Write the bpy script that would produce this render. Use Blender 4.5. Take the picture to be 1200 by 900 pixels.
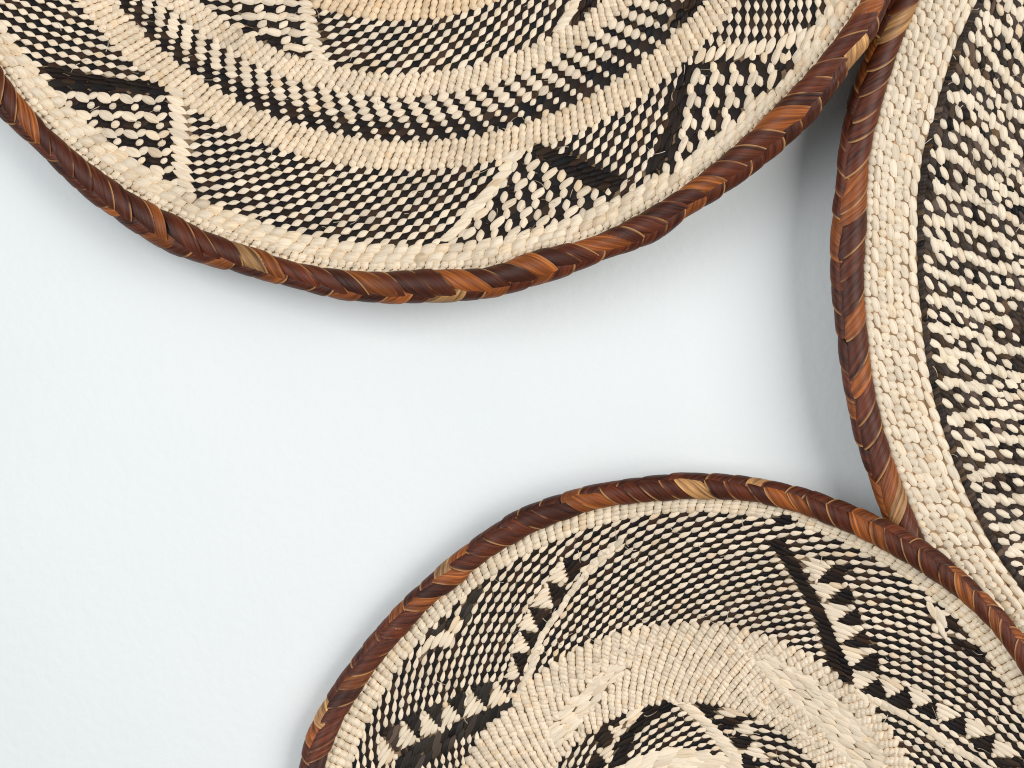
import bpy, math
import numpy as np
from mathutils import Matrix, Vector

for o in list(bpy.data.objects):
    bpy.data.objects.remove(o)
scene = bpy.context.scene
rng = np.random.default_rng(7)

# ------------------------------------------------------------------ camera, light, exposure
S = 0.00045          # metres per photograph pixel in the plane of the rims (y = 0)
CAM = 2.2            # camera distance from that plane
WALL = 0.056         # the wall lies this far behind the rims

cam_d = bpy.data.cameras.new("camera")
cam = bpy.data.objects.new("camera", cam_d)
scene.collection.objects.link(cam)
cam.location = (0, -CAM, 0)
cam.rotation_euler = (math.pi / 2, 0, 0)
cam_d.sensor_width = 36.0
cam_d.lens = 36.0 * CAM / (1200 * S)
cam_d.clip_start = 0.05
cam_d.clip_end = 50.0
scene.camera = cam

world = bpy.data.worlds.new("World")
scene.world = world
world.use_nodes = True
bg = world.node_tree.nodes["Background"]
bg.inputs[0].default_value = (0.93, 0.97, 1.0, 1)
bg.inputs[1].default_value = 0.19


def area(name, loc, target, size_x, size_y, power, col):
    d = bpy.data.lights.new(name, 'AREA')
    d.shape = 'RECTANGLE'
    d.size, d.size_y, d.energy, d.color = size_x, size_y, power, col
    o = bpy.data.objects.new(name, d)
    scene.collection.objects.link(o)
    o.location = loc
    o.rotation_euler = (Vector(target) - Vector(loc)).to_track_quat('-Z', 'Y').to_euler()
    return o


area("window_light", (3.2, -2.8, 0.22), (0.0, 0.05, 0.0), 2.8, 2.8, 122.0, (1.0, 0.98, 0.95))
area("room_fill", (-2.2, -3.2, 0.6), (0.0, 0.05, 0.0), 3.0, 3.0, 84.0, (0.98, 0.99, 1.0))  # added fill for room bounce, eases the key's shadows on the left

scene.view_settings.view_transform = 'Standard'
scene.view_settings.look = 'None'
scene.view_settings.exposure = 0.29
scene.view_settings.gamma = 1.0
scene.view_settings.use_curve_mapping = False
scene.cycles.filter_width = 1.1
scene.cycles.max_bounces = 6
scene.cycles.diffuse_bounces = 4


# ------------------------------------------------------------------ materials
def new_mat(name):
    m = bpy.data.materials.new(name)
    m.use_nodes = True
    nt = m.node_tree
    return m, nt, nt.nodes, nt.links, nt.nodes["Principled BSDF"]


def mix_rgb(nt, mode, fac, a, b):
    n = nt.nodes.new("ShaderNodeMix")
    n.data_type = 'RGBA'
    n.blend_type = mode
    for sock, v in ((n.inputs[0], fac), (n.inputs[6], a), (n.inputs[7], b)):
        if hasattr(v, "node"):
            nt.links.new(v, sock)
        else:
            sock.default_value = v
    return n.outputs[2]


def fibre_coords(nt, su, sv, single):
    """uv stretched along the strand; each strand gets its own offset"""
    L = nt.links
    uv = nt.nodes.new("ShaderNodeUVMap")
    mp = nt.nodes.new("ShaderNodeMapping")
    mp.inputs["Scale"].default_value = (su, sv, 1)
    L.new(uv.outputs[0], mp.inputs[0])
    if not single:
        return mp.outputs[0]
    oi = nt.nodes.new("ShaderNodeObjectInfo")
    ml = nt.nodes.new("ShaderNodeMath")
    ml.operation = 'MULTIPLY'
    ml.inputs[1].default_value = 90.0
    L.new(oi.outputs["Random"], ml.inputs[0])
    cb = nt.nodes.new("ShaderNodeCombineXYZ")
    L.new(ml.outputs[0], cb.inputs[0])
    L.new(ml.outputs[0], cb.inputs[2])
    ad = nt.nodes.new("ShaderNodeVectorMath")
    L.new(mp.outputs[0], ad.inputs[0])
    L.new(cb.outputs[0], ad.inputs[1])
    return ad.outputs[0]


def ramp(nt, src, stops):
    r = nt.nodes.new("ShaderNodeValToRGB")
    el = r.color_ramp.elements
    while len(el) < len(stops):
        el.new(0.5)
    for e, (p, c) in zip(el, stops):
        e.position = p
        e.color = (*c, 1) if len(c) == 3 else c
    nt.links.new(src, r.inputs[0])
    return r.outputs[0]


def straw_material(name, single):
    m, nt, N, L, P = new_mat(name)
    if single:
        oi = N.new("ShaderNodeObjectInfo")
        tint = oi.outputs["Color"]
    else:
        at = N.new("ShaderNodeAttribute")
        at.attribute_name = "tint"
        tint = at.outputs["Color"]
    co = fibre_coords(nt, 1.2, 5.0, single)
    nz = N.new("ShaderNodeTexNoise")
    nz.inputs["Scale"].default_value = 1.0
    nz.inputs["Detail"].default_value = 3.0
    L.new(co, nz.inputs["Vector"])
    streak = ramp(nt, nz.outputs["Fac"], [(0.28, (0.74, 0.68, 0.60)), (0.50, (1, 1, 1)), (0.75, (1.08, 1.06, 1.03))])
    c1 = mix_rgb(nt, 'MULTIPLY', 0.75, tint, streak)
    # now and then a brown fleck in the leaf
    co2 = fibre_coords(nt, 1.3, 1.4, single)
    nz2 = N.new("ShaderNodeTexNoise")
    nz2.inputs["Scale"].default_value = 1.0
    nz2.inputs["Detail"].default_value = 2.0
    L.new(co2, nz2.inputs["Vector"])
    fleck = ramp(nt, nz2.outputs["Fac"], [(0.70, (0, 0, 0)), (0.80, (0.75, 0.75, 0.75))])
    c2 = mix_rgb(nt, 'MULTIPLY', fleck, c1, (0.74, 0.52, 0.30, 1))
    L.new(c2, P.inputs["Base Color"])
    P.inputs["Roughness"].default_value = 0.48
    P.inputs["Specular IOR Level"].default_value = 0.16
    bp = N.new("ShaderNodeBump")
    bp.inputs["Strength"].default_value = 0.35
    bp.inputs["Distance"].default_value = 0.0006
    L.new(nz.outputs["Fac"], bp.inputs["Height"])
    L.new(bp.outputs[0], P.inputs["Normal"])
    return m


def bark_material(name, single):
    m, nt, N, L, P = new_mat(name)
    if single:
        oi = N.new("ShaderNodeObjectInfo")
        tint = oi.outputs["Color"]
    else:
        at = N.new("ShaderNodeAttribute")
        at.attribute_name = "tint"
        tint = at.outputs["Color"]
    co = fibre_coords(nt, 0.9, 9.0, single)
    nz = N.new("ShaderNodeTexNoise")
    nz.inputs["Scale"].default_value = 1.0
    nz.inputs["Detail"].default_value = 5.0
    nz.inputs["Roughness"].default_value = 0.6
    L.new(co, nz.inputs["Vector"])
    streak = ramp(nt, nz.outputs["Fac"], [(0.30, (0.25, 0.22, 0.22)), (0.46, (0.8, 0.76, 0.74)), (0.58, (1.25, 1.22, 1.1)), (0.71, (2.2, 2.5, 2.2))])
    c1 = mix_rgb(nt, 'MULTIPLY', 1.0, tint, streak)
    # the pale pith that shows along a strip's edges
    uv = N.new("ShaderNodeUVMap")
    sp = N.new("ShaderNodeSeparateXYZ")
    L.new(uv.outputs[0], sp.inputs[0])
    fr = N.new("ShaderNodeMath")
    fr.operation = 'FRACT'
    L.new(sp.outputs[1], fr.inputs[0])
    edge = ramp(nt, fr.outputs[0], [(0.0, (0, 0, 0)), (0.90, (0, 0, 0)), (0.95, (1, 1, 1)), (1.0, (1, 1, 1))])
    co3 = fibre_coords(nt, 1.6, 0.3, single)
    nz3 = N.new("ShaderNodeTexNoise")
    nz3.inputs["Scale"].default_value = 1.0
    L.new(co3, nz3.inputs["Vector"])
    on = ramp(nt, nz3.outputs["Fac"], [(0.42, (0, 0, 0)), (0.56, (1, 1, 1))])
    em = mix_rgb(nt, 'MULTIPLY', 1.0, edge, on)
    c2 = mix_rgb(nt, 'MIX', em, c1, (0.42, 0.21, 0.075, 1))
    L.new(c2, P.inputs["Base Color"])
    P.inputs["Roughness"].default_value = 0.47
    P.inputs["Specular IOR Level"].default_value = 0.32
    bp = N.new("ShaderNodeBump")
    bp.inputs["Strength"].default_value = 0.5
    bp.inputs["Distance"].default_value = 0.0008
    L.new(nz.outputs["Fac"], bp.inputs["Height"])
    L.new(bp.outputs[0], P.inputs["Normal"])
    return m


STRAW = straw_material("straw_weave", False)
STRAW_ONE = straw_material("straw_single", True)
BARK = bark_material("bark_weave", False)
BARK_ONE = bark_material("bark_single", True)

m, nt, N, L, P = new_mat("bowl_backing")
nz = N.new("ShaderNodeTexNoise")
nz.inputs["Scale"].default_value = 260
L.new(nz.outputs["Fac"], N.new("ShaderNodeValToRGB").inputs[0])
cr = [n for n in N if n.type == 'VALTORGB'][0]
cr.color_ramp.elements[0].color = (0.10, 0.065, 0.035, 1)
cr.color_ramp.elements[1].color = (0.30, 0.20, 0.11, 1)
L.new(cr.outputs[0], P.inputs["Base Color"])
P.inputs["Roughness"].default_value = 0.85
BACKING = m
DARK_BACKING = m.copy()
DARK_BACKING.name = "bowl_backing_dark"
rr_ = [n for n in DARK_BACKING.node_tree.nodes if n.type == 'VALTORGB'][0].color_ramp.elements
rr_[0].color = (0.02, 0.013, 0.009, 1)
rr_[1].color = (0.09, 0.055, 0.032, 1)

m, nt, N, L, P = new_mat("painted_wall")
tc = N.new("ShaderNodeTexCoord")
n1 = N.new("ShaderNodeTexNoise")
n1.inputs["Scale"].default_value = 210
n1.inputs["Detail"].default_value = 4
n2 = N.new("ShaderNodeTexNoise")
n2.inputs["Scale"].default_value = 38
n2.inputs["Detail"].default_value = 3
vz = N.new("ShaderNodeTexNoise")
vz.inputs["Scale"].default_value = 5
for n in (n1, n2, vz):
    L.new(tc.outputs["Object"], n.inputs["Vector"])
c = ramp(nt, vz.outputs["Fac"], [(0.3, (0.775, 0.81, 0.815)), (0.7, (0.81, 0.84, 0.84))])
L.new(c, P.inputs["Base Color"])
P.inputs["Roughness"].default_value = 0.6
P.inputs["Specular IOR Level"].default_value = 0.3
b1 = N.new("ShaderNodeBump")
b1.inputs["Strength"].default_value = 0.20
b1.inputs["Distance"].default_value = 0.0012
L.new(n1.outputs["Fac"], b1.inputs["Height"])
b2 = N.new("ShaderNodeBump")
b2.inputs["Strength"].default_value = 0.10
b2.inputs["Distance"].default_value = 0.003
L.new(n2.outputs["Fac"], b2.inputs["Height"])
L.new(b1.outputs[0], b2.inputs["Normal"])
L.new(b2.outputs[0], P.inputs["Normal"])
PAINT = m


# ------------------------------------------------------------------ small helpers
def link(o, parent=None):
    scene.collection.objects.link(o)
    if parent is not None:
        o.parent = parent
    return o


def mesh_from(name, V, F, mat, uv=None, tint=None, smooth=True):
    """V (n,3), F list or (m,k) array of equal sized faces"""
    me = bpy.data.meshes.new(name)
    V = np.asarray(V, dtype=np.float32)
    F = np.asarray(F, dtype=np.int32)
    k = F.shape[1]
    me.vertices.add(len(V))
    me.vertices.foreach_set("co", V.ravel())
    me.loops.add(F.size)
    me.loops.foreach_set("vertex_index", F.ravel())
    me.polygons.add(len(F))
    me.polygons.foreach_set("loop_start", np.arange(0, F.size, k, dtype=np.int32))
    me.polygons.foreach_set("loop_total", np.full(len(F), k, dtype=np.int32))
    me.update(calc_edges=True)
    if uv is not None:
        ul = me.uv_layers.new(name="UVMap")
        ul.data.foreach_set("uv", np.asarray(uv, dtype=np.float32)[F.ravel()].ravel())
    if tint is not None:
        ca = me.color_attributes.new("tint", 'FLOAT_COLOR', 'POINT')
        ca.data.foreach_set("color", np.asarray(tint, dtype=np.float32).ravel())
    if smooth:
        me.polygons.foreach_set("use_smooth", np.ones(len(F), dtype=bool))
    me.materials.append(mat)
    me.validate()
    return me


def px3(x, y, d):
    """photograph pixel at depth d behind the rim plane -> world point"""
    k = S * (CAM + d) / CAM
    return np.stack([(x - 600) * k, d + 0 * x, -(y - 450) * k], -1)


def inside(poly, x, y):
    p = np.asarray(poly, float)
    r = np.zeros(np.shape(x), bool)
    for (x0, y0), (x1, y1) in zip(p, np.roll(p, -1, 0)):
        c = ((y0 > y) != (y1 > y)) & (x < (x1 - x0) * (y - y0) / (y1 - y0 + 1e-12) + x0)
        r ^= c
    return r


class Edge:
    """radius of a woven ring as a function of the angle, fitted to points seen on it"""

    def __init__(self, c, pts, wobble=False, ridge=3.0):
        p = np.asarray(pts, float)
        th = np.arctan2(p[:, 1] - c[1], p[:, 0] - c[0])
        r = np.hypot(p[:, 0] - c[0], p[:, 1] - c[1])
        A = np.stack([np.ones_like(th), np.cos(th), np.sin(th)], 1)
        G = A.T @ A + np.diag([0, ridge, ridge]) * 0.2
        self.k = np.linalg.solve(G, A.T @ r)
        self.tab = None
        if wobble:
            res = r - A @ self.k
            ref = math.atan2(p[:, 1].mean() - c[1], p[:, 0].mean() - c[0])
            self.ref = ref
            t = (th - ref + math.pi) % (2 * math.pi) - math.pi
            o = np.argsort(t)
            t, res = t[o], res[o]
            t = np.concatenate([[t[0] - 0.4], t, [t[-1] + 0.4]])
            res = np.concatenate([[0], res, [0]])
            g = np.linspace(-math.pi, math.pi, 721)
            v = np.interp(g, t, res, left=0, right=0)
            ker = np.hanning(9)
            v = np.convolve(v, ker / ker.sum(), 'same')
            self.tab = (g, v)

    def __call__(self, th):
        r = self.k[0] + self.k[1] * np.cos(th) + self.k[2] * np.sin(th)
        if self.tab is not None:
            t = (th - self.ref + math.pi) % (2 * math.pi) - math.pi
            r = r + np.interp(t, *self.tab)
        return r


# ------------------------------------------------------------------ one strand of straw: templates, unit long, wide and high
def strand_template(profile, n_st, n_cr, sink=0.15, dip=0.45, skew=0.0):
    t = np.linspace(-1, 1, n_st)
    w = np.array([profile(a) for a in t])
    ang = np.linspace(0, math.pi, n_cr)
    V, UV = [], []
    for a, ww in zip(t, w):
        bow = 1 - dip * abs(a) ** 2.5
        for g in ang:
            y = -math.cos(g) * ww / 2
            V.append((a / 2 + skew * y, y, max(0.0, math.sin(g)) ** 0.5 * (0.35 + 0.65 * ww) * bow - sink - 0.12 * a * a))
            UV.append((a / 2 + 0.5, 0.5 - 0.5 * math.cos(g)))
    F = []
    for i in range(n_st - 1):
        for j in range(n_cr - 1):
            a = i * n_cr + j
            F.append((a, a + n_cr, a + n_cr + 1, a + 1))
    return np.array(V), np.array(F), np.array(UV)


def lens(a):
    return max(0.06, (1 - abs(a) ** 1.9) ** 0.85)


def leaf(a):                       # blunt at the tail, pointed at the head
    s = (a + 1) / 2
    return max(0.05, 1.75 * (s ** 0.42) * (1 - s) ** 0.72) if 0 < s < 1 else 0.05


def bead(a):
    return max(0.45, (1 - abs(a) ** 4.5) ** 0.5)


def strap(a):                      # flat strip whose ends tuck under its neighbours
    return max(0.62, (1 - abs(a) ** 7) ** 0.5)


SHAPES = {'lens': (lens, 0.15, 0.35, 0.10), 'leaf': (leaf, 0.15, 0.35, 0.0), 'bead': (bead, 0.15, 0.55, 0.18), 'capsule': (strap, 0.15, 0.72, 0.30),
          'block': (lambda a: max(0.45, (1 - abs(a) ** 5) ** 0.5), 0.15, 0.55, 0.03),
          'tall': (lambda a: max(0.40, (1 - abs(a) ** 4) ** 0.6), 0.15, 0.55, 0.22)}
PROFILES = SHAPES
TEMPL = {k: strand_template(f, 7, 5, *q) for k, (f, *q) in SHAPES.items()}
TEMPL_LOW = {k: strand_template(f, 4, 3, *q) for k, (f, *q) in SHAPES.items()}
TEMPL_MESH = {}
for k, (V, F, UV) in TEMPL.items():
    TEMPL_MESH[k] = mesh_from("strand_of_straw_" + k, V, F, STRAW_ONE, UV)

CREAM = np.array((0.80, 0.68, 0.53))
PEACH = np.array((0.79, 0.655, 0.49))
IVORY = np.array((0.80, 0.685, 0.53))
DARK = np.array((0.012, 0.0075, 0.005))
GREYDARK = np.array((0.044, 0.033, 0.028))  # dark leaf with its grey sheen put into the colour


class Weave:
    """collects the stitches of one basket, in photograph pixels on its surface"""

    def __init__(self):
        self.rows = {k: [] for k in PROFILES}
        self.masks = []

    def add(self, kind, x, y, dx, dy, Ln, W, H, col, jit=1.0, var=0.10):
        x, y, dx, dy, Ln, W, H = np.broadcast_arrays(*[np.asarray(a, float) for a in (x, y, dx, dy, Ln, W, H)])
        x, y, dx, dy, Ln, W, H = [a.ravel().copy() for a in (x, y, dx, dy, Ln, W, H)]
        n = len(x)
        if n == 0:
            return
        ang = np.arctan2(dy, dx) + rng.normal(0, 0.055 * jit, n)
        x += rng.normal(0, 0.35 * jit, n)
        y += rng.normal(0, 0.35 * jit, n)
        Ln *= 1 + rng.normal(0, 0.06 * jit, n)
        W *= 1 + rng.normal(0, 0.08 * jit, n)
        H *= 1 + rng.normal(0, 0.12 * jit, n)
        c = np.broadcast_to(np.asarray(col, float), (n, 3)).copy()
        v = rng.normal(0, var, n)
        warm = np.abs(rng.normal(0, var * 0.6, n))
        c *= (1 + v)[:, None]
        c[:, 1] *= 1 - warm * 0.4
        c[:, 2] *= 1 - warm
        if c[0].sum() > 1.0:                       # older, tanned strips among the straw
            old = rng.random(n) < 0.09
            c[old] *= 1 - np.array((0.06, 0.14, 0.24)) * rng.random((old.sum(), 1))
            c *= (1 + 0.05 * np.sin(x * 0.013 + 1.7 * np.sin(y * 0.017)) * np.sin(y * 0.019 + 0.8))[:, None]
        else:                                      # dye that has faded to brown
            faded = rng.random(n) < 0.14
            c[faded] = c[faded] * 1.6 + np.array((0.016, 0.007, 0.003))
        c = np.maximum(c, 0.005)
        c *= np.minimum(1, 0.88 / c.max(1))[:, None]
        self.rows[kind].append(np.column_stack([x, y, np.cos(ang), np.sin(ang), Ln, W, H, c]))

    def free(self, x, y):
        ok = np.ones(np.shape(x), bool)
        for p in self.masks:
            ok &= ~inside(p, x, y)
        return ok

    def fill(self, poly, d, w, maxlen, col, kind='lens', H=0.5, mask=True, over=1.12, var=0.10, off=0.5, grow=1.0):
        """strands laid side by side along direction d until the shape is full"""
        p = np.asarray(poly, float)
        p = p.mean(0) + (p - p.mean(0)) * grow
        if mask:
            self.masks.append(p)
        d = np.asarray(d, float) / np.hypot(*d)
        n = np.array((-d[1], d[0]))
        u, v = p @ d, p @ n
        X, Y = [], []
        LN = []
        s = v.min() + w * off
        while s < v.max():
            hits = []
            for a in range(len(p)):
                b = (a + 1) % len(p)
                if (v[a] > s) != (v[b] > s):
                    hits.append(u[a] + (u[b] - u[a]) * (s - v[a]) / (v[b] - v[a]))
            hits.sort()
            for h0, h1 in zip(hits[::2], hits[1::2]):
                span = h1 - h0
                if span < w * 0.45:
                    continue
                k = max(1, int(math.ceil(span / maxlen)))
                ph = rng.uniform(-0.15, 0.15)
                for i in range(k):
                    q = h0 + span * (i + 0.5 + (ph if k > 1 else 0)) / k
                    c = d * q + n * s
                    X.append(c[0]); Y.append(c[1]); LN.append(span / k * over + 2)
            s += w
        self.add(kind, np.array(X), np.array(Y), d[0], d[1], np.array(LN), w * 1.5, w * H, col, 0.7, var)

    def stack(self, path, step, d, Ln, W, col, kind='lens', H=0.36, mask=None, var=0.07):
        """long floats one above another along a path"""
        p = np.asarray(path, float)
        seg = np.hypot(*np.diff(p, axis=0).T)
        cum = np.concatenate([[0], np.cumsum(seg)])
        s = np.arange(0, cum[-1] + 0.1, step)
        x, y = np.interp(s, cum, p[:, 0]), np.interp(s, cum, p[:, 1])
        d = np.asarray(d, float)
        if d.ndim == 2:
            d = np.stack([np.interp(s / cum[-1], np.linspace(0, 1, len(d)), d[:, i]) for i in (0, 1)], 1)
            dx, dy = d[:, 0], d[:, 1]
        else:
            dx, dy = d
        if mask:
            q = np.stack([x, y], 1)
            dn = np.stack([np.broadcast_to(dx, x.shape), np.broadcast_to(dy, x.shape)], 1).astype(float)
            dn /= np.hypot(dn[:, 0], dn[:, 1])[:, None]
            a, b = q - dn * Ln * mask, q + dn * Ln * mask
            self.masks.append(np.concatenate([a, b[::-1]]))
        self.add(kind, x, y, dx, dy, Ln, W, W * H, col, 0.8, var)

    def lattice(self, c, r_out, r_in, n_ring, n_spoke, shear, rule, start=0.0):
        """the polar grid of one zone; rule(self, i, j, x, y, u, v, a) adds stitches; i counts from the inner edge outwards"""
        i, j = np.meshgrid(np.arange(n_ring), np.arange(n_spoke), indexing='ij')

        def pos(ii, jj):
            th = start + (jj + shear * ii) * 2 * math.pi / n_spoke
            f = (ii + 0.5) / n_ring
            r = r_in(th) * (1 - f) + r_out(th) * f
            return c[0] + r * np.cos(th), c[1] + r * np.sin(th)
        x, y = pos(i, j)
        xu, yu = pos(i, j + 1.0)
        xv, yv = pos(i + 1.0, j)
        xa, ya = pos(i + 1.0, j + 1.0)
        ok = self.free(x, y)
        sel = lambda q: q[ok]
        rule(self, sel(i), sel(j), sel(x), sel(y), (sel(xu - x), sel(yu - y)), (sel(xv - x), sel(yv - y)), (sel(xa - x), sel(ya - y)))


def ln(v):
    return np.hypot(v[0], v[1])


def perp_width(u, v, a):
    """pitch of the diagonal rows"""
    return np.abs(u[0] * v[1] - u[1] * v[0]) / ln(a)


def rule_check(light=CREAM, dark=DARK, kind='lens', lw=1.55, dw=1.65, ll=1.0, dl=1.22):
    def f(W, i, j, x, y, u, v, a):
        w = perp_width(u, v, a)
        wh = (i + j) % 2 == 0
        b = ~wh
        tone = light * (1 + 0.05 * np.sin(x[wh] * 0.021 + y[wh] * 0.033))[:, None]
        W.add(kind, x[wh], y[wh], a[0][wh], a[1][wh], ln(a)[wh] * ll, (w * lw)[wh], w[wh] * 0.46, tone, 1.0, 0.07)
        W.add('lens', x[b], y[b], a[0][b], a[1][b], ln(a)[b] * dl, (w * dw)[b], w[b] * 0.25, dark, 1.0, 0.35)
    return f


def rule_plain(col=CREAM, tilt=0.3, kl=1.10, kw=1.30, h=0.30, kind='bead', var=0.07):
    def f(W, i, j, x, y, u, v, a):
        dx, dy = u[0] + tilt * (a[0] - u[0]), u[1] + tilt * (a[1] - u[1])
        W.add(kind, x, y, dx, dy, ln(u) * kl * (1 + 0.1 * tilt), ln(v) * kw, ln(v) * h, col, 1.0, var)
    return f


def rule_rib(col=CREAM, kl=1.7, kw=0.98, h=0.42, lean=0.35, var=0.06):
    """stitches that overlap into ropes running outwards"""
    def f(W, i, j, x, y, u, v, a):
        lu, lv = ln(u), ln(v)
        dx, dy = v[0] / lv + lean * u[0] / lu, v[1] / lv + lean * u[1] / lu
        rope = 1 + 0.05 * np.sin(j * 12.9898 + 1.3 * np.sin(j * 3.1))
        W.add('bead', x, y, dx, dy, lv * kl, lu * kw, lu * h, col * rope[:, None], 1.0, var)
    return f


def rule_twill(split, light=CREAM, dark=DARK):
    """one straw and one dark leaf to each repeat: inner rings show mostly straw, outer rings mostly dark"""
    def f(W, i, j, x, y, u, v, a):
        lu, lv = ln(u), ln(v)
        nv = (v[0] / lv, v[1] / lv)
        nu = (u[0] / lu, u[1] / lu)
        hx, hy = x + u[0] / 2, y + u[1] / 2
        for cond, wl, ww, wk, dl, dw, dk in ((i < split, 0.80, 1.16, 0.36, 0.50, 1.0, 0.75), (i >= split, 0.50, 0.78, 0.50, 1.0, 1.40, 0.30)):
            W.add('lens', hx[cond], hy[cond], (nu[0] + dk * nv[0])[cond], (nu[1] + dk * nv[1])[cond], lu[cond] * dl, lv[cond] * dw, lv[cond] * 0.17, dark, 1.0, 0.35)
            W.add('lens', x[cond], y[cond], (nu[0] + wk * nv[0])[cond], (nu[1] + wk * nv[1])[cond], lu[cond] * wl, lv[cond] * ww, lv[cond] * 0.36, light, 1.0, 0.06)
    return f


# ------------------------------------------------------------------ building a basket from its stitches and rim
def build_basket(label, c, rim_out, rim_in, weave, rim_plane, H, R, strand_px, seed, bark_mix, hair_n, backing=None):
    """rim_plane: depth of the rim at the centre and its lean per photograph pixel across and down"""
    dr = lambda x, y: rim_plane[0] + rim_plane[1] * (x - c[0]) + rim_plane[2] * (y - c[1])
    r = np.random.default_rng(seed)
    base = np.array(px3(np.float64(c[0]), np.float64(c[1]), rim_plane[0] + H))
    root = bpy.data.objects.new("woven_basket", None)
    root.empty_display_size = 0.05
    root.location = base
    root['label'] = label
    root['category'] = "basket"
    root['group'] = "woven baskets hung on the wall"
    link(root)

    mid = lambda th: 0.5 * (rim_out(th) + rim_in(th))

    def depth(x, y):
        th = np.arctan2(y - c[1], x - c[0])
        t = np.hypot(x - c[0], y - c[1]) / mid(th)
        return dr(x, y) + H * np.clip(1 - t * t, -0.2, 1) + 0.0009 * np.sin(5 * th + 6 * t) * (1 - t)

    def surf(x, y):
        return px3(x, y, depth(x, y)) - base

    # the bowl itself, front and back skin
    nth, nr = 240, 26
    th = np.linspace(0, 2 * math.pi, nth, endpoint=False)
    tt = np.linspace(0.0008, 1.0, nr)
    T, A = np.meshgrid(tt, th, indexing='ij')
    X, Y = c[0] + T * mid(A) * np.cos(A), c[1] + T * mid(A) * np.sin(A)
    front = surf(X, Y) + np.array((0, 0.0006, 0))
    back = front + np.array((0, 0.0038, 0))
    V = np.concatenate([front.reshape(-1, 3), back.reshape(-1, 3)])
    F = []
    n0 = nr * nth
    for a in range(nr - 1):
        for b in range(nth):
            b2 = (b + 1) % nth
            q = (a * nth + b, a * nth + b2, (a + 1) * nth + b2, (a + 1) * nth + b)
            F.append(q)
            F.append(tuple(n0 + k for k in q[::-1]))
    for b in range(nth):
        b2 = (b + 1) % nth
        F.append(((nr - 1) * nth + b, (nr - 1) * nth + b2, n0 + (nr - 1) * nth + b2, n0 + (nr - 1) * nth + b))
        F.append((b2, b, n0 + b, n0 + b2))
    bowl = link(bpy.data.objects.new("woven_bowl", mesh_from("woven_bowl", V, F, backing or BACKING)), root)

    # every stitch as a frame on the bowl
    kinds, rows = [], []
    for k, lst in weave.rows.items():
        if lst:
            q = np.concatenate(lst)
            rows.append(q)
            kinds += [k] * len(q)
    Q = np.concatenate(rows)
    kinds = np.array(kinds)
    x, y, dx, dy, Ln, W, Hh = Q[:, :7].T
    col = Q[:, 7:10]
    P0, P1 = surf(x - dx * Ln / 2, y - dy * Ln / 2), surf(x + dx * Ln / 2, y + dy * Ln / 2)
    q0, q1 = surf(x + dy * W / 2, y - dx * W / 2), surf(x - dy * W / 2, y + dx * W / 2)
    ctr = surf(x, y)
    e1 = P1 - P0
    L3 = np.linalg.norm(e1, axis=1)
    e1 = e1 / L3[:, None]
    e2 = q1 - q0
    e2 = e2 - e1 * (e2 * e1).sum(1)[:, None]
    W3 = np.linalg.norm(e2, axis=1)
    e2 /= W3[:, None]
    nn = np.cross(e1, e2)
    flip = nn[:, 1] > 0
    nn[flip] *= -1
    e2[flip] *= -1
    H3 = Hh * S
    inframe = (x > 4) & (x < 1196) & (y > 4) & (y < 896)
    near = (x > -170) & (x < 1370) & (y > -150) & (y < 1050)
    # hidden behind the rim or other baskets near the frame still count; the largest 300 in the frame become objects
    score = np.where(inframe & weave.visible(x, y), Ln * W, -1)
    big = np.argsort(-score)[:290]
    big = big[score[big] > 0]
    is_big = np.zeros(len(x), bool)
    is_big[big] = True
    for n in big:
        o = bpy.data.objects.new("stitch", TEMPL_MESH[kinds[n]])
        M = np.eye(4)
        M[:3, 0], M[:3, 1], M[:3, 2], M[:3, 3] = e1[n] * L3[n], e2[n] * W3[n], nn[n] * H3[n], ctr[n]
        o.matrix_basis = Matrix(M.tolist())
        o.color = (*col[n], 1)
        link(o, bowl)
    VV, FF, UU, CC = [], [], [], []
    off = 0
    for k in PROFILES:
        for sel, T_ in ((near, TEMPL), (~near, TEMPL_LOW)):
            idx = np.where(sel & ~is_big & (kinds == k))[0]
            if len(idx) == 0:
                continue
            tv, tf, tu = T_[k]
            n, m_ = len(idx), len(tv)
            v = (ctr[idx, None] + tv[None, :, 0:1] * (e1 * L3[:, None])[idx, None] + tv[None, :, 1:2] * (e2 * W3[:, None])[idx, None]
                 + tv[None, :, 2:3] * (nn * H3[:, None])[idx, None])
            VV.append(v.reshape(-1, 3))
            FF.append((tf[None] + (off + np.arange(n) * m_)[:, None, None]).reshape(-1, 4))
            uu = tu[None] + np.stack([r.uniform(0, 80, n), np.floor(r.uniform(0, 50, n))], 1)[:, None]
            UU.append(uu.reshape(-1, 2))
            CC.append(np.repeat(np.concatenate([col[idx], np.ones((n, 1))], 1), m_, 0))
            off += n * m_
    o = bpy.data.objects.new("stitches", mesh_from("stitches", np.concatenate(VV), np.concatenate(FF), STRAW, np.concatenate(UU), np.concatenate(CC)))
    o['kind'] = "stuff"
    link(o, bowl)

    # the braided rim: a core and the bark strips wound over it
    def tube(th, phi, lift):
        """phi 0 faces the room, +90 deg the middle of the basket"""
        w = 0.5 * (rim_out(th) - rim_in(th))
        rr = mid(th) - np.sin(phi) * w * lift
        xx, yy = c[0] + rr * np.cos(th), c[1] + rr * np.sin(th)
        return px3(xx, yy, dr(xx, yy) - np.cos(phi) * w * S * 0.95 * lift) - base
    nth, nph = 300, 14
    A, B = np.meshgrid(np.linspace(0, 2 * math.pi, nth, endpoint=False), np.linspace(0, 2 * math.pi, nph, endpoint=False), indexing='ij')
    V = tube(A, B, 0.80).reshape(-1, 3)
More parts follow.
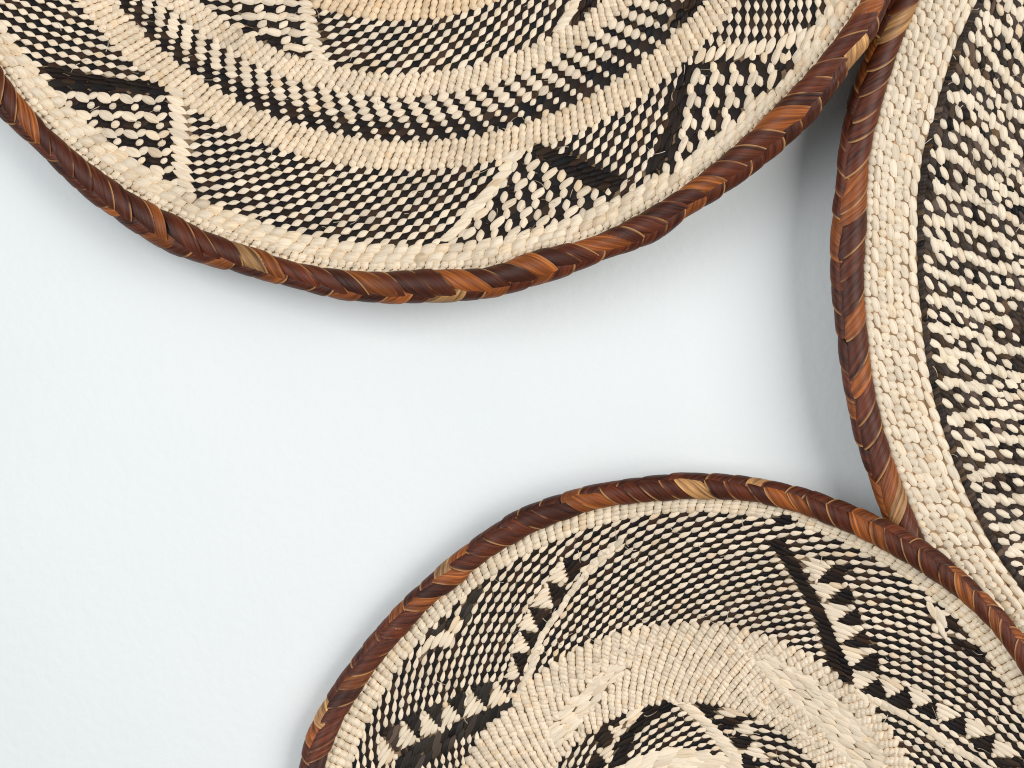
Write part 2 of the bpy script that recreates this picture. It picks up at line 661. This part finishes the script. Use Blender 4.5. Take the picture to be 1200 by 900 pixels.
    F = [(a * nph + b, a * nph + (b + 1) % nph, ((a + 1) % nth) * nph + (b + 1) % nph, ((a + 1) % nth) * nph + b) for a in range(nth) for b in range(nph)]
    core_t = np.tile((0.03, 0.012, 0.008, 1), (len(V), 1))
    core = link(bpy.data.objects.new("braided_rim", mesh_from("braided_rim", V, F, BARK, np.zeros((len(V), 2)), core_t)), root)
    circ = 2 * math.pi * R
    n = int(circ / strand_px)
    rest = [[], [], [], []]
    off = 0
    ns, nq = 12, 5
    F0 = np.array([(a * nq + b, a * nq + b + 1, (a + 1) * nq + b + 1, (a + 1) * nq + b) for a in range(ns - 1) for b in range(nq - 1)])
    singles = 0
    wmean = 0.5 * float(np.mean(rim_out(th) - rim_in(th)))
    drift = 0.0
    for k in range(n):
        drift = 0.8 * drift + r.normal(0, 0.06)
        for fam in (0, 1):
            t0 = (k + 0.5 * fam + r.normal(0, 0.10)) * 2 * math.pi / n
            s = np.linspace(0, 1, ns)[:, None]
            q = np.linspace(-0.5, 0.5, nq)[None, :]
            phm = math.radians(-20) + drift
            adv = (1.75 if fam == 0 else 1.15) * wmean * 2 / R * r.uniform(0.85, 1.15)
            p0, p1 = (math.radians(115), phm - 0.34) if fam == 0 else (math.radians(-128), phm + 0.30)
            wd = strand_px * (1.28 if fam == 0 else 1.25) / R * r.uniform(0.8, 1.25)
            wid = wd * (1 - 0.45 * s ** 5)
            tha = t0 - adv * s - q * wid
            ph = p0 + (p1 - p0) * s ** 0.92 + q * (0.34 if fam == 0 else -0.34) * np.sin(s * math.pi * 0.5)
            ramp_q = 0.22 * (0.5 + q) + 0.07 * (1 - 4 * q * q)
            if fam == 0:
                lift = 0.93 + ramp_q + 0.03 * np.sin(s * math.pi) - 0.10 * (1 - s) ** 5 - 0.06 * s ** 8
            else:
                lift = 0.93 + ramp_q - 0.10 * (1 - s) ** 5 - 0.20 * np.clip((s - 0.62) / 0.38, 0, 1) ** 1.5
            lift = lift + r.normal(0, 0.022)
            V = tube(tha, ph, lift).reshape(-1, 3)
            bx = c[0] + mid(t0) * math.cos(t0)
            by = c[1] + mid(t0) * math.sin(t0)
            z = r.random()
            if z < bark_mix[0]:
                cc = np.array((0.40, 0.21, 0.085)) * r.uniform(0.7, 1.2)
            elif z < bark_mix[0] + bark_mix[1]:
                cc = np.array((0.24, 0.066, 0.013)) * r.uniform(0.7, 1.25)
            else:
                cc = np.array((0.082, 0.017, 0.005)) * r.uniform(0.6, 1.35)
            u = np.repeat(np.linspace(0, 1, ns), nq)
            v = np.tile(np.linspace(0.02, 0.98, nq), ns)
            Fx = F0 if fam == 0 else F0[:, ::-1]
            if -60 < bx < 1260 and -60 < by < 960 and singles < 290:
                me = mesh_from("bark_strand", V, Fx, BARK_ONE, np.stack([u, v], 1))
                o = bpy.data.objects.new("strand", me)
                o.color = (*cc, 1)
                link(o, core)
                singles += 1
            else:
                rest[0].append(V)
                rest[1].append(Fx + off)
                rest[2].append(np.stack([u + r.uniform(0, 60), v], 1))
                rest[3].append(np.tile((*cc, 1), (len(V), 1)))
                off += len(V)
    o = bpy.data.objects.new("strands", mesh_from("bark_strands", *[np.concatenate(a) for a in rest[:2]], BARK, np.concatenate(rest[2]), np.concatenate(rest[3])))
    o['kind'] = "stuff"
    link(o, core)

    # broken fibres that stick out of the weave
    cand = np.where(near & weave.visible(x, y))[0]
    V, F, C = [], [], []
    for n in r.choice(cand, min(hair_n, len(cand)), replace=False):
        ln_ = r.uniform(5, 15) * S
        a = r.uniform(0, 2 * math.pi)
        d1 = e1[n] * math.cos(a) + e2[n] * math.sin(a)
        d2 = e1[n] * -math.sin(a) + e2[n] * math.cos(a)
        w = r.uniform(0.3, 0.62) * S
        b0 = len(V)
        bend = r.normal(0, 0.5)
        for g in np.linspace(0, 1, 5):
            p = ctr[n] + d1 * ln_ * g + d2 * ln_ * bend * g * g + nn[n] * S * (4.5 + 3.5 * math.sin(g * 2.6))
            ww = w * (1 - 0.6 * g)
            V += [p - d2 * ww, p + nn[n] * ww * 1.4, p + d2 * ww]
        for g in range(4):
            for h in range(3):
                F.append((b0 + g * 3 + h, b0 + g * 3 + (h + 1) % 3, b0 + g * 3 + 3 + (h + 1) % 3, b0 + g * 3 + 3 + h))
        C += [(*(CREAM * r.uniform(0.6, 1.0)), 1)] * 15
    o = bpy.data.objects.new("loose_fibres", mesh_from("loose_fibres", np.array(V), F, STRAW, np.zeros((len(V), 2)), np.array(C)))
    o['kind'] = "stuff"
    link(o, root)
    return root


# ------------------------------------------------------------------ the wall
hw, hh = 1.6, 1.4
V = [(sx * hw, y, sz * hh) for y in (WALL, WALL + 0.12) for sx, sz in ((-1, -1), (1, -1), (1, 1), (-1, 1))]
F = [(0, 1, 2, 3), (7, 6, 5, 4), (0, 4, 5, 1), (1, 5, 6, 2), (2, 6, 7, 3), (3, 7, 4, 0)]
wall = link(bpy.data.objects.new("wall", mesh_from("wall", V, F, PAINT, smooth=False)))
wall['kind'] = "structure"

# ------------------------------------------------------------------ basket with the ringed zigzag pattern (upper one)
c = (470.0, -283.0)
rim_out = Edge(c, [(0, 135), (47, 177), (95, 225), (200, 295), (275, 317), (350, 337), (400, 350), (500, 353), (587, 345), (632, 332), (710, 302),
                   (770, 281), (800, 255), (900, 187), (950, 142), (1000, 72), (1025, 42), (1042, 0)], True)
rim_in = Edge(c, [(0, 81), (37, 130), (95, 185), (150, 225), (200, 251), (250, 276), (300, 292), (350, 310), (425, 320), (500, 317), (575, 315),
                  (625, 295), (700, 277), (750, 252), (800, 220), (900, 135), (962, 67), (1000, 20)], True)
dark1 = Edge(c, [(5, 30), (27, 57), (100, 135), (157, 185), (225, 232), (330, 272), (445, 295), (532, 290), (600, 278), (710, 232), (865, 135), (932, 70)])
a_out = Edge(c, [(130, 37), (200, 100), (300, 172), (395, 205), (450, 207), (600, 178), (645, 157), (692, 140), (725, 127), (782, 95), (832, 45), (862, 15)])
a_in = Edge(c, [(142, 12), (170, 32), (200, 60), (232, 87), (262, 107), (287, 125), (325, 142), (375, 160), (420, 172), (475, 175), (525, 162),
                (575, 150), (620, 135), (682, 115), (725, 92), (775, 60), (812, 20)])
b_out = Edge(c, [(233, 30), (253, 48), (290, 73), (332, 95), (375, 112), (420, 115), (475, 117), (512, 105), (562, 92), (607, 80), (655, 65), (692, 45), (715, 27), (732, 12)])
b_in = Edge(c, [(250, 7), (283, 33), (327, 62), (356, 73), (385, 87), (450, 95), (487, 87), (520, 75), (575, 65), (607, 52), (650, 40), (682, 25), (700, 10)])
c_out = Edge(c, [(407, 17), (430, 25), (475, 27), (525, 15), (570, 2)])


def scaled(e, k):
    return lambda th: e(th) * k


W = Weave()
W.visible = lambda x, y: np.hypot(x - c[0], y - c[1]) < rim_in(np.arctan2(y - c[1], x - c[0]))
# motifs of the outer dark ring
W.fill([(38, 75), (82, 83), (140, 92), (190, 95), (202, 105), (175, 108), (140, 107), (82, 98), (52, 90)], (24, 4), 5.0, 26, DARK, H=0.4, var=0.3, grow=0.92)
W.masks.append(np.array([(50, 92), (195, 107), (197, 120), (208, 214), (185, 205), (150, 182), (110, 152), (70, 113)]))
m1 = W.masks[-1]
W.fill(m1, (24, 2), 8.0, 26, DARK, H=0.20, mask=False, var=0.3)
for k in range(7):
    for q in range(-4, 6):
        ox, oy = 148 + 26 * q + 2.5 * k, 116 + 20.6 * k + 1.2 * q

        def put(kind, px, py, dx, dy, l, w, h, col, var=0.08):
            if inside(m1, np.array([px]), np.array([py]))[0]:
                W.add(kind, px, py, dx, dy, l, w, h, col, 0.8, var)
        put('lens', ox, oy, 16, 9, 24, 12.5, 4.8, CREAM)
        put('lens', ox + 13, oy - 1.0, 10, -4.5, 17, 9.5, 4.0, CREAM)
        put('lens', ox + 2, oy + 10.5, 18, 3, 24, 9.5, 2.0, DARK, 0.3)
        put('lens', ox + 15, oy + 9, 18, -4, 22, 9.5, 2.0, DARK, 0.3)
        put('lens', ox + 11, oy + 10, 12, -3, 13.5, 9.0, 4.0, CREAM)
W.stack([(206, 108), (208, 134), (210, 160), (212, 188), (216, 216)], 9.8, (26, 12.5), 29, 10.5, CREAM, mask=0.45)
w2 = [(600, 183), (592, 201), (584, 212), (573, 224), (562, 238), (549, 254), (536, 268), (522, 281)]
W.stack(w2, 12.2, (24, -9.5), 28, 12, IVORY, mask=0.42)
W.fill([(613, 172), (634, 164), (662, 178), (700, 196), (742, 214), (722, 229), (692, 222), (664, 206), (636, 188)], (20, -6), 6.0, 30, DARK, H=0.4, var=0.3, grow=0.90)
m2 = np.array([(604, 184), (614, 174), (636, 188), (664, 206), (692, 222), (728, 230), (700, 245), (645, 266), (575, 283), (536, 283), (552, 262), (590, 218)])
W.masks.append(m2)


def cluster(mask, ox, oy, b1, lng, b2, ld, bd, ll):
    for kind, (qx, qy), d, l, w in (('tall', b1, bd, 15, 9.5), ('tall', lng, ld, ll + 3, 10.5), ('tall', b2, bd, 14, 9.0)):
        if inside(mask, np.array([ox + qx]), np.array([oy + qy]))[0]:
            W.add(kind, ox + qx, oy + qy, d[0], d[1], l, w, w * 0.42, CREAM, 0.6)


W.fill(m2, (20, -9), 8.0, 24, DARK, H=0.20, mask=False, var=0.3)
for k in range(-3, 6):
    for q in range(-3, 7):
        cluster(m2, 625 + 19.5 * q - 14 * k, 194 + 10.5 * q + 22.5 * k, (-6, -8), (0, 0), (-3, 11.5), (17, -10), (5, -9), 19)
W.fill([(806, 72), (816, 66), (809, 98), (799, 132), (790, 162), (776, 188), (762, 206), (750, 212), (760, 190), (772, 163), (782, 130), (792, 100)], (-9, 25), 6.0, 30, DARK, H=0.4, var=0.3, grow=0.93)
W.stack([(821, 66), (843, 61), (866, 60), (890, 55), (912, 52), (938, 44), (962, 34)], 12.0, (11, -18), 27, 10.5, CREAM, mask=0.34)
m3 = np.array([(817, 72), (860, 72), (905, 62), (934, 70), (905, 102), (866, 136), (830, 170), (790, 202), (758, 214), (778, 190), (792, 164), (801, 132), (810, 98)])
W.masks.append(m3)
W.fill(m3, (9, -19), 8.0, 24, DARK, H=0.20, mask=False, var=0.3)
for k in range(-3, 7):
    for q in range(-3, 6):
        cluster(m3, 815 + 22.5 * q - 4.8 * k, 90.5 + 0.5 * q + 26.2 * k, (-1, -11.5), (0, 0), (8, 2.5), (8, -17), (2, -10), 21)
# motifs of the inner dark ring
m4 = np.array([(268, -2), (345, -6), (362, 20), (364, 50), (366, 72), (330, 60), (296, 36)])
W.masks.append(m4)
W.fill(m4, (20, -2), 8.5, 24, DARK, H=0.20, mask=False, var=0.3)
for k in range(-2, 5):
    for q in range(-3, 4):
        cluster(m4, 318 + 25 * q + 3 * k, 20 + 18 * k + q, (-12, -2), (0, 0), (14, 9), (18, 5), (10, -3), 18)
W.stack([(357, -4), (360, 12), (363, 30), (367, 47), (371, 62), (381, 80)], 9.0, (20, 5), 24, 9.5, CREAM, mask=0.42)
W.stack([(678, -2), (672, 8), (666, 18), (659, 29), (653, 39)], 10.0, (20, -10), 23, 11, CREAM, mask=0.42)
W.fill([(684, -6), (700, -4), (694, 10), (680, 26), (668, 34), (676, 16)], (6, -14), 6.0, 22, DARK, var=0.3)
W.fill([(806, -2), (835, -8), (820, 12), (800, 28), (786, 36), (794, 16)], (8, -14), 6.0, 22, DARK, mask=True, var=0.3)

rim1 = lambda f: (lambda th: rim_in(th) * (1 - f) + dark1(th) * f)
NS = lambda r, p: int(round(2 * math.pi * r / p / 2)) * 2
over = lambda th: rim_in(th) + 4
W.lattice(c, over, rim1(0.38), 2, NS(602, 9.4), 0.4, rule_plain(IVORY, 0.35, 1.08, 1.0, 0.46))
W.lattice(c, rim1(0.36), rim1(1.04), 2, NS(590, 16.5), 0.5, rule_plain(IVORY, 0.24, 1.12, 0.98, kind='capsule', h=0.44))
W.lattice(c, dark1, a_out, 11, NS(525, 9.2), -0.02 + 0.36, rule_check())
W.lattice(c, a_out, a_in, 5, NS(472, 9.4), 0.24, rule_rib(PEACH, 1.5))
W.lattice(c, a_in, b_out, 7, NS(428, 21.5), -0.21, rule_twill(4))
W.lattice(c, b_out, b_in, 5, NS(382, 9.2), 0.24, rule_rib(PEACH * 0.4 + CREAM * 0.6, 1.5))
W.lattice(c, b_in, c_out, 8, NS(338, 9.0), 0.36, rule_check())
in1 = scaled(c_out, 0.80)
W.lattice(c, c_out, in1, 9, NS(285, 9.2), 0.22, rule_rib(PEACH * np.array((1, 0.94, 0.86)), 1.5))
in2 = scaled(c_out, 0.45)
W.lattice(c, in1, in2, 13, NS(195, 9.2), 0.36, rule_check())
in3 = scaled(c_out, 0.01)
W.lattice(c, in2, in3, 14, NS(85, 9.5), 0.3, rule_plain(CREAM, 0.35))
build_basket("large woven basket of black zigzag rings parted by narrow plain cream rings",
             c, rim_out, rim_in, W, (0.0200, -4.0e-5, 0.0), 0.030, 635, 29.0, 11, (0.045, 0.28), 220)

# ------------------------------------------------------------------ basket with the speckled field (the coarse one)
c2 = (1745.0, 305.0)
r_out = Edge(c2, [(1020, 47), (1007, 82), (992, 130), (985, 175), (981, 222), (977, 245), (975, 300), (976, 332), (980, 375), (986, 425), (989, 447),
                  (995, 475), (1005, 520), (1020, 560), (1035, 602)], True, 1.0)
r_in = Edge(c2, [(1077, 0), (1065, 25), (1052, 55), (1040, 92), (1032, 120), (1022, 157), (1017, 187), (1014, 222), (1014, 250), (1012, 300), (1010, 335),
                 (1014, 375), (1017, 412), (1021, 447), (1026, 470), (1034, 505), (1045, 537), (1062, 585), (1077, 620), (1085, 640)], True, 1.0)
d_out = Edge(c2, [(1144, 3), (1136, 20), (1127, 36), (1120, 53), (1114, 72), (1108, 91), (1101, 113), (1095, 135), (1082, 180), (1077, 215), (1076, 227),
                  (1075, 253), (1075, 293), (1075, 317), (1080, 365), (1087, 425), (1085, 417), (1089, 440), (1097, 475), (1107, 507), (1141, 596), (1151, 617),
                  (1163, 639), (1173, 657), (1187, 675), (1199, 691)], True, 1.0)
W = Weave()
W.visible = lambda x, y: (np.hypot(x - c2[0], y - c2[1]) < r_in(np.arctan2(y - c2[1], x - c2[0]))) & (np.hypot(x - 800, y - 1020) > 470)
frac = lambda f: (lambda th: r_in(th) * (1 - f) + d_out(th) * f)
N4 = int(round(2 * math.pi * 690 / 36.5)) * 4     # cells round the ring, four to a repeat
WHITE2 = np.array((0.82, 0.71, 0.56))


def col_beads(W, rr, n, ph, Ln, Wd, colr, kind='bead', tilt=0.0, h=0.6, var=0.06):
    th = (np.arange(n) + ph) * 2 * math.pi / n
    r = rr(th)
    x, y = c2[0] + r * np.cos(th), c2[1] + r * np.sin(th)
    a = th + math.pi / 2 + tilt
    W.add(kind, x, y, np.cos(a), np.sin(a), Ln, Wd, np.asarray(Wd) * h, colr, 1.0, var)


edges = np.array([0.0, 0.14, 0.27, 0.42, 0.55, 0.70, 0.83, 1.0])
for k, (kind, ph) in enumerate((('b', 0.1), ('t', 0.30), ('b', 0.4), ('t', 0.80), ('b', 0.2), ('t', 0.30), ('t', 0.75))):
    f = (edges[k] + edges[k + 1]) / 2
    col_beads(W, frac(f), N4 // 2, ph + 0.5, 24, 11.0, (0.26, 0.165, 0.09), 'block', 0.0, 0.10)
    if kind == 'b':
        col_beads(W, frac(f), N4, ph, 12.6, 10.6, WHITE2 * 0.96, 'bead', -0.55, 0.42)
    else:
        col_beads(W, frac(f), N4 // 2, ph, 22.0, 10.2, WHITE2, 'tall', -0.12, 0.48)
pitch = 7.9
shift = 0.0
wander = 0.0


def col_cells(W, ring, rr, n, ph, Ln, Wd, kind, tilt, h, p_swap, light, dark, wdark):
    """one ring of the speckled field: straw and dark stitches in turn, the phase wandering along the ring"""
    th0 = np.arange(n) * 2 * math.pi / n
    wv = (n / N4) * (0.6 * np.sin(13 * th0 + 0.30 * ring) + 0.30 * np.sin(31 * th0 - 0.5 * ring) + 0.22 * np.sin(67 * th0 + 1.1 * ring))
    th = th0 + (ph + wv) * 2 * math.pi / n
    r = rr(th) + rng.normal(0, 0.5, n)
    x, y = c2[0] + r * np.cos(th), c2[1] + r * np.sin(th)
    a = th + math.pi / 2 + tilt
    lit = (np.arange(n) % 2 == 0) ^ (rng.random(n) < p_swap)
    L1 = np.broadcast_to(Ln, (n,))
    W.add(kind, x[lit], y[lit], np.cos(a[lit]), np.sin(a[lit]), L1[lit] * 1.08, Wd, Wd * h, light, 1.5, 0.06)
    d = ~lit
    W.add('tall', x[d], y[d], np.cos(a[d]), np.sin(a[d]), L1[d] * 1.05, wdark, wdark * 0.36, dark, 1.8, 0.45)


for k in range(84):
    rr = (lambda th, k=k: d_out(th) - pitch * (k + 0.55))
    shift -= 0.06 if k < 4 else (0.42 + 0.12 * math.sin(k * 0.9))
    rm = 670 - pitch * k
    cell = 2 * math.pi * rm / N4
    if rm < 60:
        break
    if k == 0:
        col_beads(W, rr, N4, 0.2, cell * 1.35, 8.5, GREYDARK, 'bead', 1.0, 0.4, 0.4)
        col_beads(W, rr, N4, 0.7, cell * 1.2, 8.5, GREYDARK * 0.7, 'bead', 1.3, 0.35, 0.4)
    elif k % 2 == 1:
        col_cells(W, k, rr, N4, shift + 0.5, min(16.5, cell * 1.85), 9.2, 'tall', -0.55, 0.52, 0.03, WHITE2, GREYDARK, 8.2)
    else:
        col_cells(W, k, rr, N4 // 2, shift / 2 + 0.25, min(23, cell * 2.3), 10.3, 'tall', -0.26, 0.54, 0.02, WHITE2, GREYDARK, 8.6)
W.lattice(c2, lambda th: 64.0 + 0 * th, lambda th: 2.0 + 0 * th, 8, NS(34, 9.0), 0.3, rule_plain(WHITE2, 0.3))
build_basket("coarse woven basket with speckled brown and cream field inside a wide cream border",
             c2, r_out, r_in, W, (0.027, 0.0, 0.0), 0.023, 769, 33.0, 23, (0.02, 0.28), 120, DARK_BACKING)

# ------------------------------------------------------------------ basket with the sawtooth zigzag (lower one)
c3 = (800.0, 1020.0)
q_out = Edge(c3, [(352, 900), (360, 862), (390, 807), (407, 782), (440, 740), (465, 712), (505, 675), (510, 670), (550, 637), (600, 602), (670, 576), (747, 561),
                  (817, 555), (890, 562), (950, 575), (982, 587), (1047, 615), (1075, 630), (1130, 672), (1175, 717), (1199, 745)], True)
q_in = Edge(c3, [(380, 895), (400, 845), (420, 812), (440, 782), (475, 742), (510, 703), (542, 682), (550, 670), (590, 642), (650, 612), (715, 592), (745, 589),
                 (825, 584), (875, 586), (925, 597), (975, 615), (1047, 650), (1075, 667), (1120, 697), (1165, 740), (1197, 785)], True)
k_out = Edge(c3, [(412, 882), (430, 847), (455, 807), (475, 772), (550, 690), (570, 680), (610, 652), (645, 642), (675, 630), (720, 612), (757, 602), (817, 600),
                  (875, 602), (925, 612), (975, 627), (1015, 647), (1047, 665), (1090, 700), (1125, 732), (1160, 767), (1192, 817)])
e_out = Edge(c3, [(549, 893), (557, 872), (575, 845), (600, 815), (650, 775), (725, 742), (800, 729), (895, 745), (915, 755), (945, 770), (982, 795), (1023, 825), (1040, 850), (1065, 892)])
e_in = Edge(c3, [(661, 889), (675, 873), (699, 857), (709, 849), (727, 838), (743, 829), (760, 825), (785, 819), (792, 819), (816, 822), (847, 825), (885, 839), (912, 857), (937, 881)])
z_out = Edge(c3, [(733, 897), (751, 887), (776, 878), (783, 878), (810, 879), (831, 884), (846, 893)])
W = Weave()
W.visible = lambda x, y: np.hypot(x - c3[0], y - c3[1]) < q_in(np.arctan2(y - c3[1], x - c3[0]))
D2 = DARK
FV = 0.3
# right-hand zigzag: bar, then sawteeth
W.fill([(899, 631), (921, 631), (935, 655), (947, 684), (965, 712), (982, 750), (1000, 785), (1011, 811), (996, 806), (980, 794), (970, 774), (955, 727), (943, 703), (930, 678), (914, 654)],
       (18, 9), 5.0, 30, D2, H=0.45, var=FV)
teeth = [((940, 655), (977, 660), (957, 680)), ((950, 683), (992, 685), (966, 703)), ((963, 706), (1002, 712), (975, 729)), ((973, 729), (1011, 737), (984, 753)),
         ((983, 755), (1022, 764), (997, 780)), ((993, 784), (1028, 795), (1004, 810)), ((1030, 792), (1061, 807), (1041, 816)), ((1063, 805), (1096, 822), (1072, 828)),
         ((1095, 820), (1128, 840), (1102, 844)), ((1130, 842), (1166, 861), (1135, 863)), ((1165, 867), (1199, 886), (1164, 886))]
for n, t in enumerate(teeth):
    W.fill(t, (20, 8) if n < 6 else (20, 12), 5.2, 60, CREAM, H=0.6, over=1.06, var=0.05, grow=1.15)
gaps = [((959, 679), (979, 661), (993, 668), (990, 681), (968, 684)), ((968, 704), (993, 686), (1003, 699), (1000, 709), (980, 709)), ((977, 729), (1003, 713), (1011, 726), (1008, 735), (984, 733)),
        ((987, 753), (1013, 738), (1022, 752), (1018, 761), (998, 758)), ((998, 780), (1022, 765), (1032, 776), (1029, 786), (1008, 786)),
        ((1003, 812), (1027, 796), (1041, 812), (1038, 822), (1016, 818)), ((1038, 819), (1062, 806), (1072, 824), (1068, 833), (1048, 829)),
        ((1072, 829), (1097, 822), (1101, 843), (1092, 841), (1080, 838)), ((1102, 846), (1129, 840), (1135, 862), (1124, 861), (1112, 854)),
        ((1135, 865), (1166, 862), (1164, 884), (1150, 880), (1140, 874)), ((1165, 888), (1192, 888), (1200, 900), (1180, 902))]
for n, g in enumerate(gaps):
    W.fill(g, (18, 7) if n < 5 else (18, 10), 5.0, 40, D2, H=0.42, var=FV)
W.stack([(1012, 816), (1030, 822), (1048, 832), (1066, 841), (1083, 852), (1100, 864), (1118, 877), (1140, 888), (1165, 905)], 9.0, (13, 12.5), 24, 9, CREAM, mask=0.36)
W.fill([(1086, 705), (1100, 712), (1110, 730), (1110, 752), (1096, 738)], (8, 16), 6, 30, CREAM, H=0.6, var=0.05)
W.fill([(1104, 719), (1118, 722), (1129, 732), (1124, 741), (1108, 738)], (14, 9), 5, 30, D2, var=FV)
W.fill([(1106, 745), (1150, 756), (1162, 774), (1140, 769)], (14, 9), 5, 26, D2, var=FV)
W.fill([(903, 607), (920, 604), (938, 611), (922, 617)], (16, 4), 5, 30, D2, var=FV)
# left-hand zigzag
W.stack([(605, 818), (613, 802), (622, 785), (628, 765), (634, 746), (644, 732), (655, 718), (664, 702), (676, 685), (690, 668), (706, 653), (726, 637)], 8.8, (12, -14), 20, 8.5, CREAM, mask=0.30)
SOFT = np.array((0.024, 0.020, 0.017))
wt = [((447, 863), (466, 887), (441, 901)), ((472, 845), (491, 867), (465, 880)), ((497, 833), (517, 854), (491, 866)),
      ((522, 822), (542, 841), (515, 853)), ((550, 808), (570, 830), (543, 843)), ((582, 798), (598, 820), (570, 832))]
bt = [((450, 860), (470, 848), (465, 866), (466, 882), (458, 872)), ((475, 844), (495, 834), (491, 852), (491, 866), (483, 856)), ((500, 833), (520, 821), (516, 838), (516, 852), (508, 843)),
      ((525, 821), (547, 809), (543, 828), (542, 841), (533, 832)), ((554, 808), (579, 797), (573, 814), (570, 829), (562, 820))]
W.fill([(466, 891), (491, 871), (517, 857), (542, 844), (570, 833), (600, 817), (600, 829), (572, 850), (540, 868), (512, 885), (488, 904), (460, 904)], (7, -13), 5.4, 34, SOFT, H=0.42, var=FV)
for n, t in enumerate(bt):
    W.fill(t, (8, -16), 5.0, 40, SOFT if n else np.array((0.05, 0.036, 0.031)), H=0.30, var=FV, grow=1.12)
for t in wt:
    W.fill(t, (10, -15), 5.0, 60, IVORY, H=0.62, over=1.04, var=0.05, grow=1.04)
ws = [((659, 653), (665, 681), (640, 682)), ((641, 684), (648, 711), (621, 711)), ((620, 714), (631, 740), (606, 737)), ((610, 741), (622, 762), (598, 766)), ((600, 771), (611, 793), (590, 797))]
bs = [((661, 657), (684, 656), (676, 672), (666, 682)), ((644, 685), (664, 688), (656, 702), (649, 712)), ((623, 714), (647, 717), (639, 729), (632, 740)), ((614, 744), (635, 742), (629, 754), (623, 762)),
      ((603, 769), (620, 765), (615, 780), (611, 794))]
for t in bs:
    W.fill(t, (10, -10), 5.0, 40, D2 * 1.3, H=0.30, var=FV, grow=1.12)
for t in ws:
    W.fill(t, (15, -8), 4.6, 60, CREAM, H=0.62, over=1.04, var=0.05, grow=1.04)
W.fill([(503, 745), (515, 733), (530, 726), (543, 712), (556, 690), (566, 686), (556, 712), (546, 732), (538, 722), (522, 738), (512, 748)], (9, -14), 5.0, 40, np.array((0.03, 0.025, 0.02)), H=0.42, var=FV)
W.fill([(493, 762), (505, 748), (524, 736), (538, 722), (546, 720), (538, 740), (524, 756), (506, 760), (494, 770)], (9, -13), 6.0, 30, IVORY, H=0.6, var=0.05)
# inner zigzag
W.fill([(716, 901), (722, 880), (731, 862), (745, 845), (757, 828), (785, 819), (789, 823), (774, 834), (759, 845), (748, 858), (737, 876), (733, 901)], (14, -9), 5.0, 26, D2, H=0.45, var=FV)
for t in [((708, 855), (722, 851), (732, 842), (722, 841)), ((702, 857), (713, 850), (720, 868), (708, 876), (700, 868)), ((690, 890), (698, 878), (708, 890), (702, 902), (690, 902))]:
    W.fill(t, (12, -8), 5.0, 30, D2 * 1.5, H=0.42, var=FV)
for t in [((712, 853), (736, 849), (727, 858), (724, 872)), ((698, 880), (722, 872), (716, 886), (712, 895)), ((732, 842), (756, 827), (745, 843), (736, 849))]:
    W.fill(t, (12, -9), 5.0, 50, PEACH, H=0.6, over=1.1, var=0.05)
W.stack([(790, 823), (806, 828), (816, 837), (826, 846), (836, 857), (846, 868), (856, 880), (864, 893)], 5.4, (22, 7), 30, 7.0, CREAM, mask=0.42)
for t in [((814, 823), (828, 824), (848, 826), (838, 834), (831, 838), (822, 833)), ((836, 842), (868, 839), (888, 840), (868, 846), (857, 856), (846, 850)), ((856, 861), (884, 866), (877, 876), (870, 878), (860, 872)),
          ((864, 884), (890, 889), (884, 902), (868, 902))]:
    W.fill(t, (16, 5), 5.0, 34, D2, H=0.42, var=FV)
for t in [((838, 836), (850, 828), (880, 838), (858, 841)), ((858, 858), (868, 848), (890, 860), (872, 862)), ((872, 880), (882, 870), (902, 888), (884, 890))]:
    W.fill(t, (18, 6), 5.0, 50, CREAM, H=0.6, over=1.1, var=0.05)
# long floats that cross the plain ring
W.fill([(905, 768), (945, 790), (985, 818), (1018, 850), (1036, 880), (1040, 902), (1000, 902), (975, 872), (940, 832), (905, 800), (885, 775)], (22, 13), 6.2, 25, CREAM, H=0.5, var=0.07)
W.fill([(640, 858), (664, 826), (694, 796), (722, 776), (736, 784), (712, 808), (690, 836), (668, 866), (652, 880)], (22, -15), 6.2, 25, CREAM, H=0.5, var=0.07)
for path in ([(655, 838), (680, 820), (705, 798), (727, 783), (760, 755), (776, 744)], [(630, 828), (662, 806), (690, 790), (702, 776), (730, 762), (748, 748)], [(640, 868), (664, 852), (690, 832)]):
    W.stack(path, 10, (24, -11), 27, 7.5, CREAM, H=0.42, mask=0.14)
for path in ([(868, 758), (900, 790), (930, 822), (962, 850), (985, 878), (1000, 900)], [(900, 770), (935, 792), (965, 820), (1000, 852), (1030, 885)], [(880, 815), (905, 835), (935, 850), (955, 875)]):
    W.stack(path, 10, (22, 13), 26, 7.5, CREAM, H=0.42, mask=0.14)

W.lattice(c3, lambda th: q_in(th) + 3, k_out, 4, NS(427, 10.0), 0.10, rule_plain(IVORY, 0.22, 1.02, 1.55, 0.72))
W.lattice(c3, k_out, e_out, 22, NS(352, 9.6), 0.22, rule_check(kind='leaf', light=CREAM * 1.02, lw=1.75))
W.lattice(c3, e_out, e_in, 20, NS(240, 9.8), 0.20, rule_rib(CREAM, 1.7, 0.96, 0.45, 0.3))
W.lattice(c3, e_in, z_out, 10, NS(166, 9.4), 0.22, rule_check(kind='leaf', lw=1.75))
W.lattice(c3, z_out, scaled(z_out, 0.01), 17, NS(74, 11), 0.35, rule_plain(CREAM, 0.7, 1.7, 1.35, 0.4, kind='lens'))
build_basket("smallest woven basket, black and cream sawtooth zigzag around a wide plain cream ring",
             c3, q_out, q_in, W, (0.0206, -5.6e-5, -2.0e-5), 0.029, 464, 25.0, 37, (0.055, 0.20), 240)
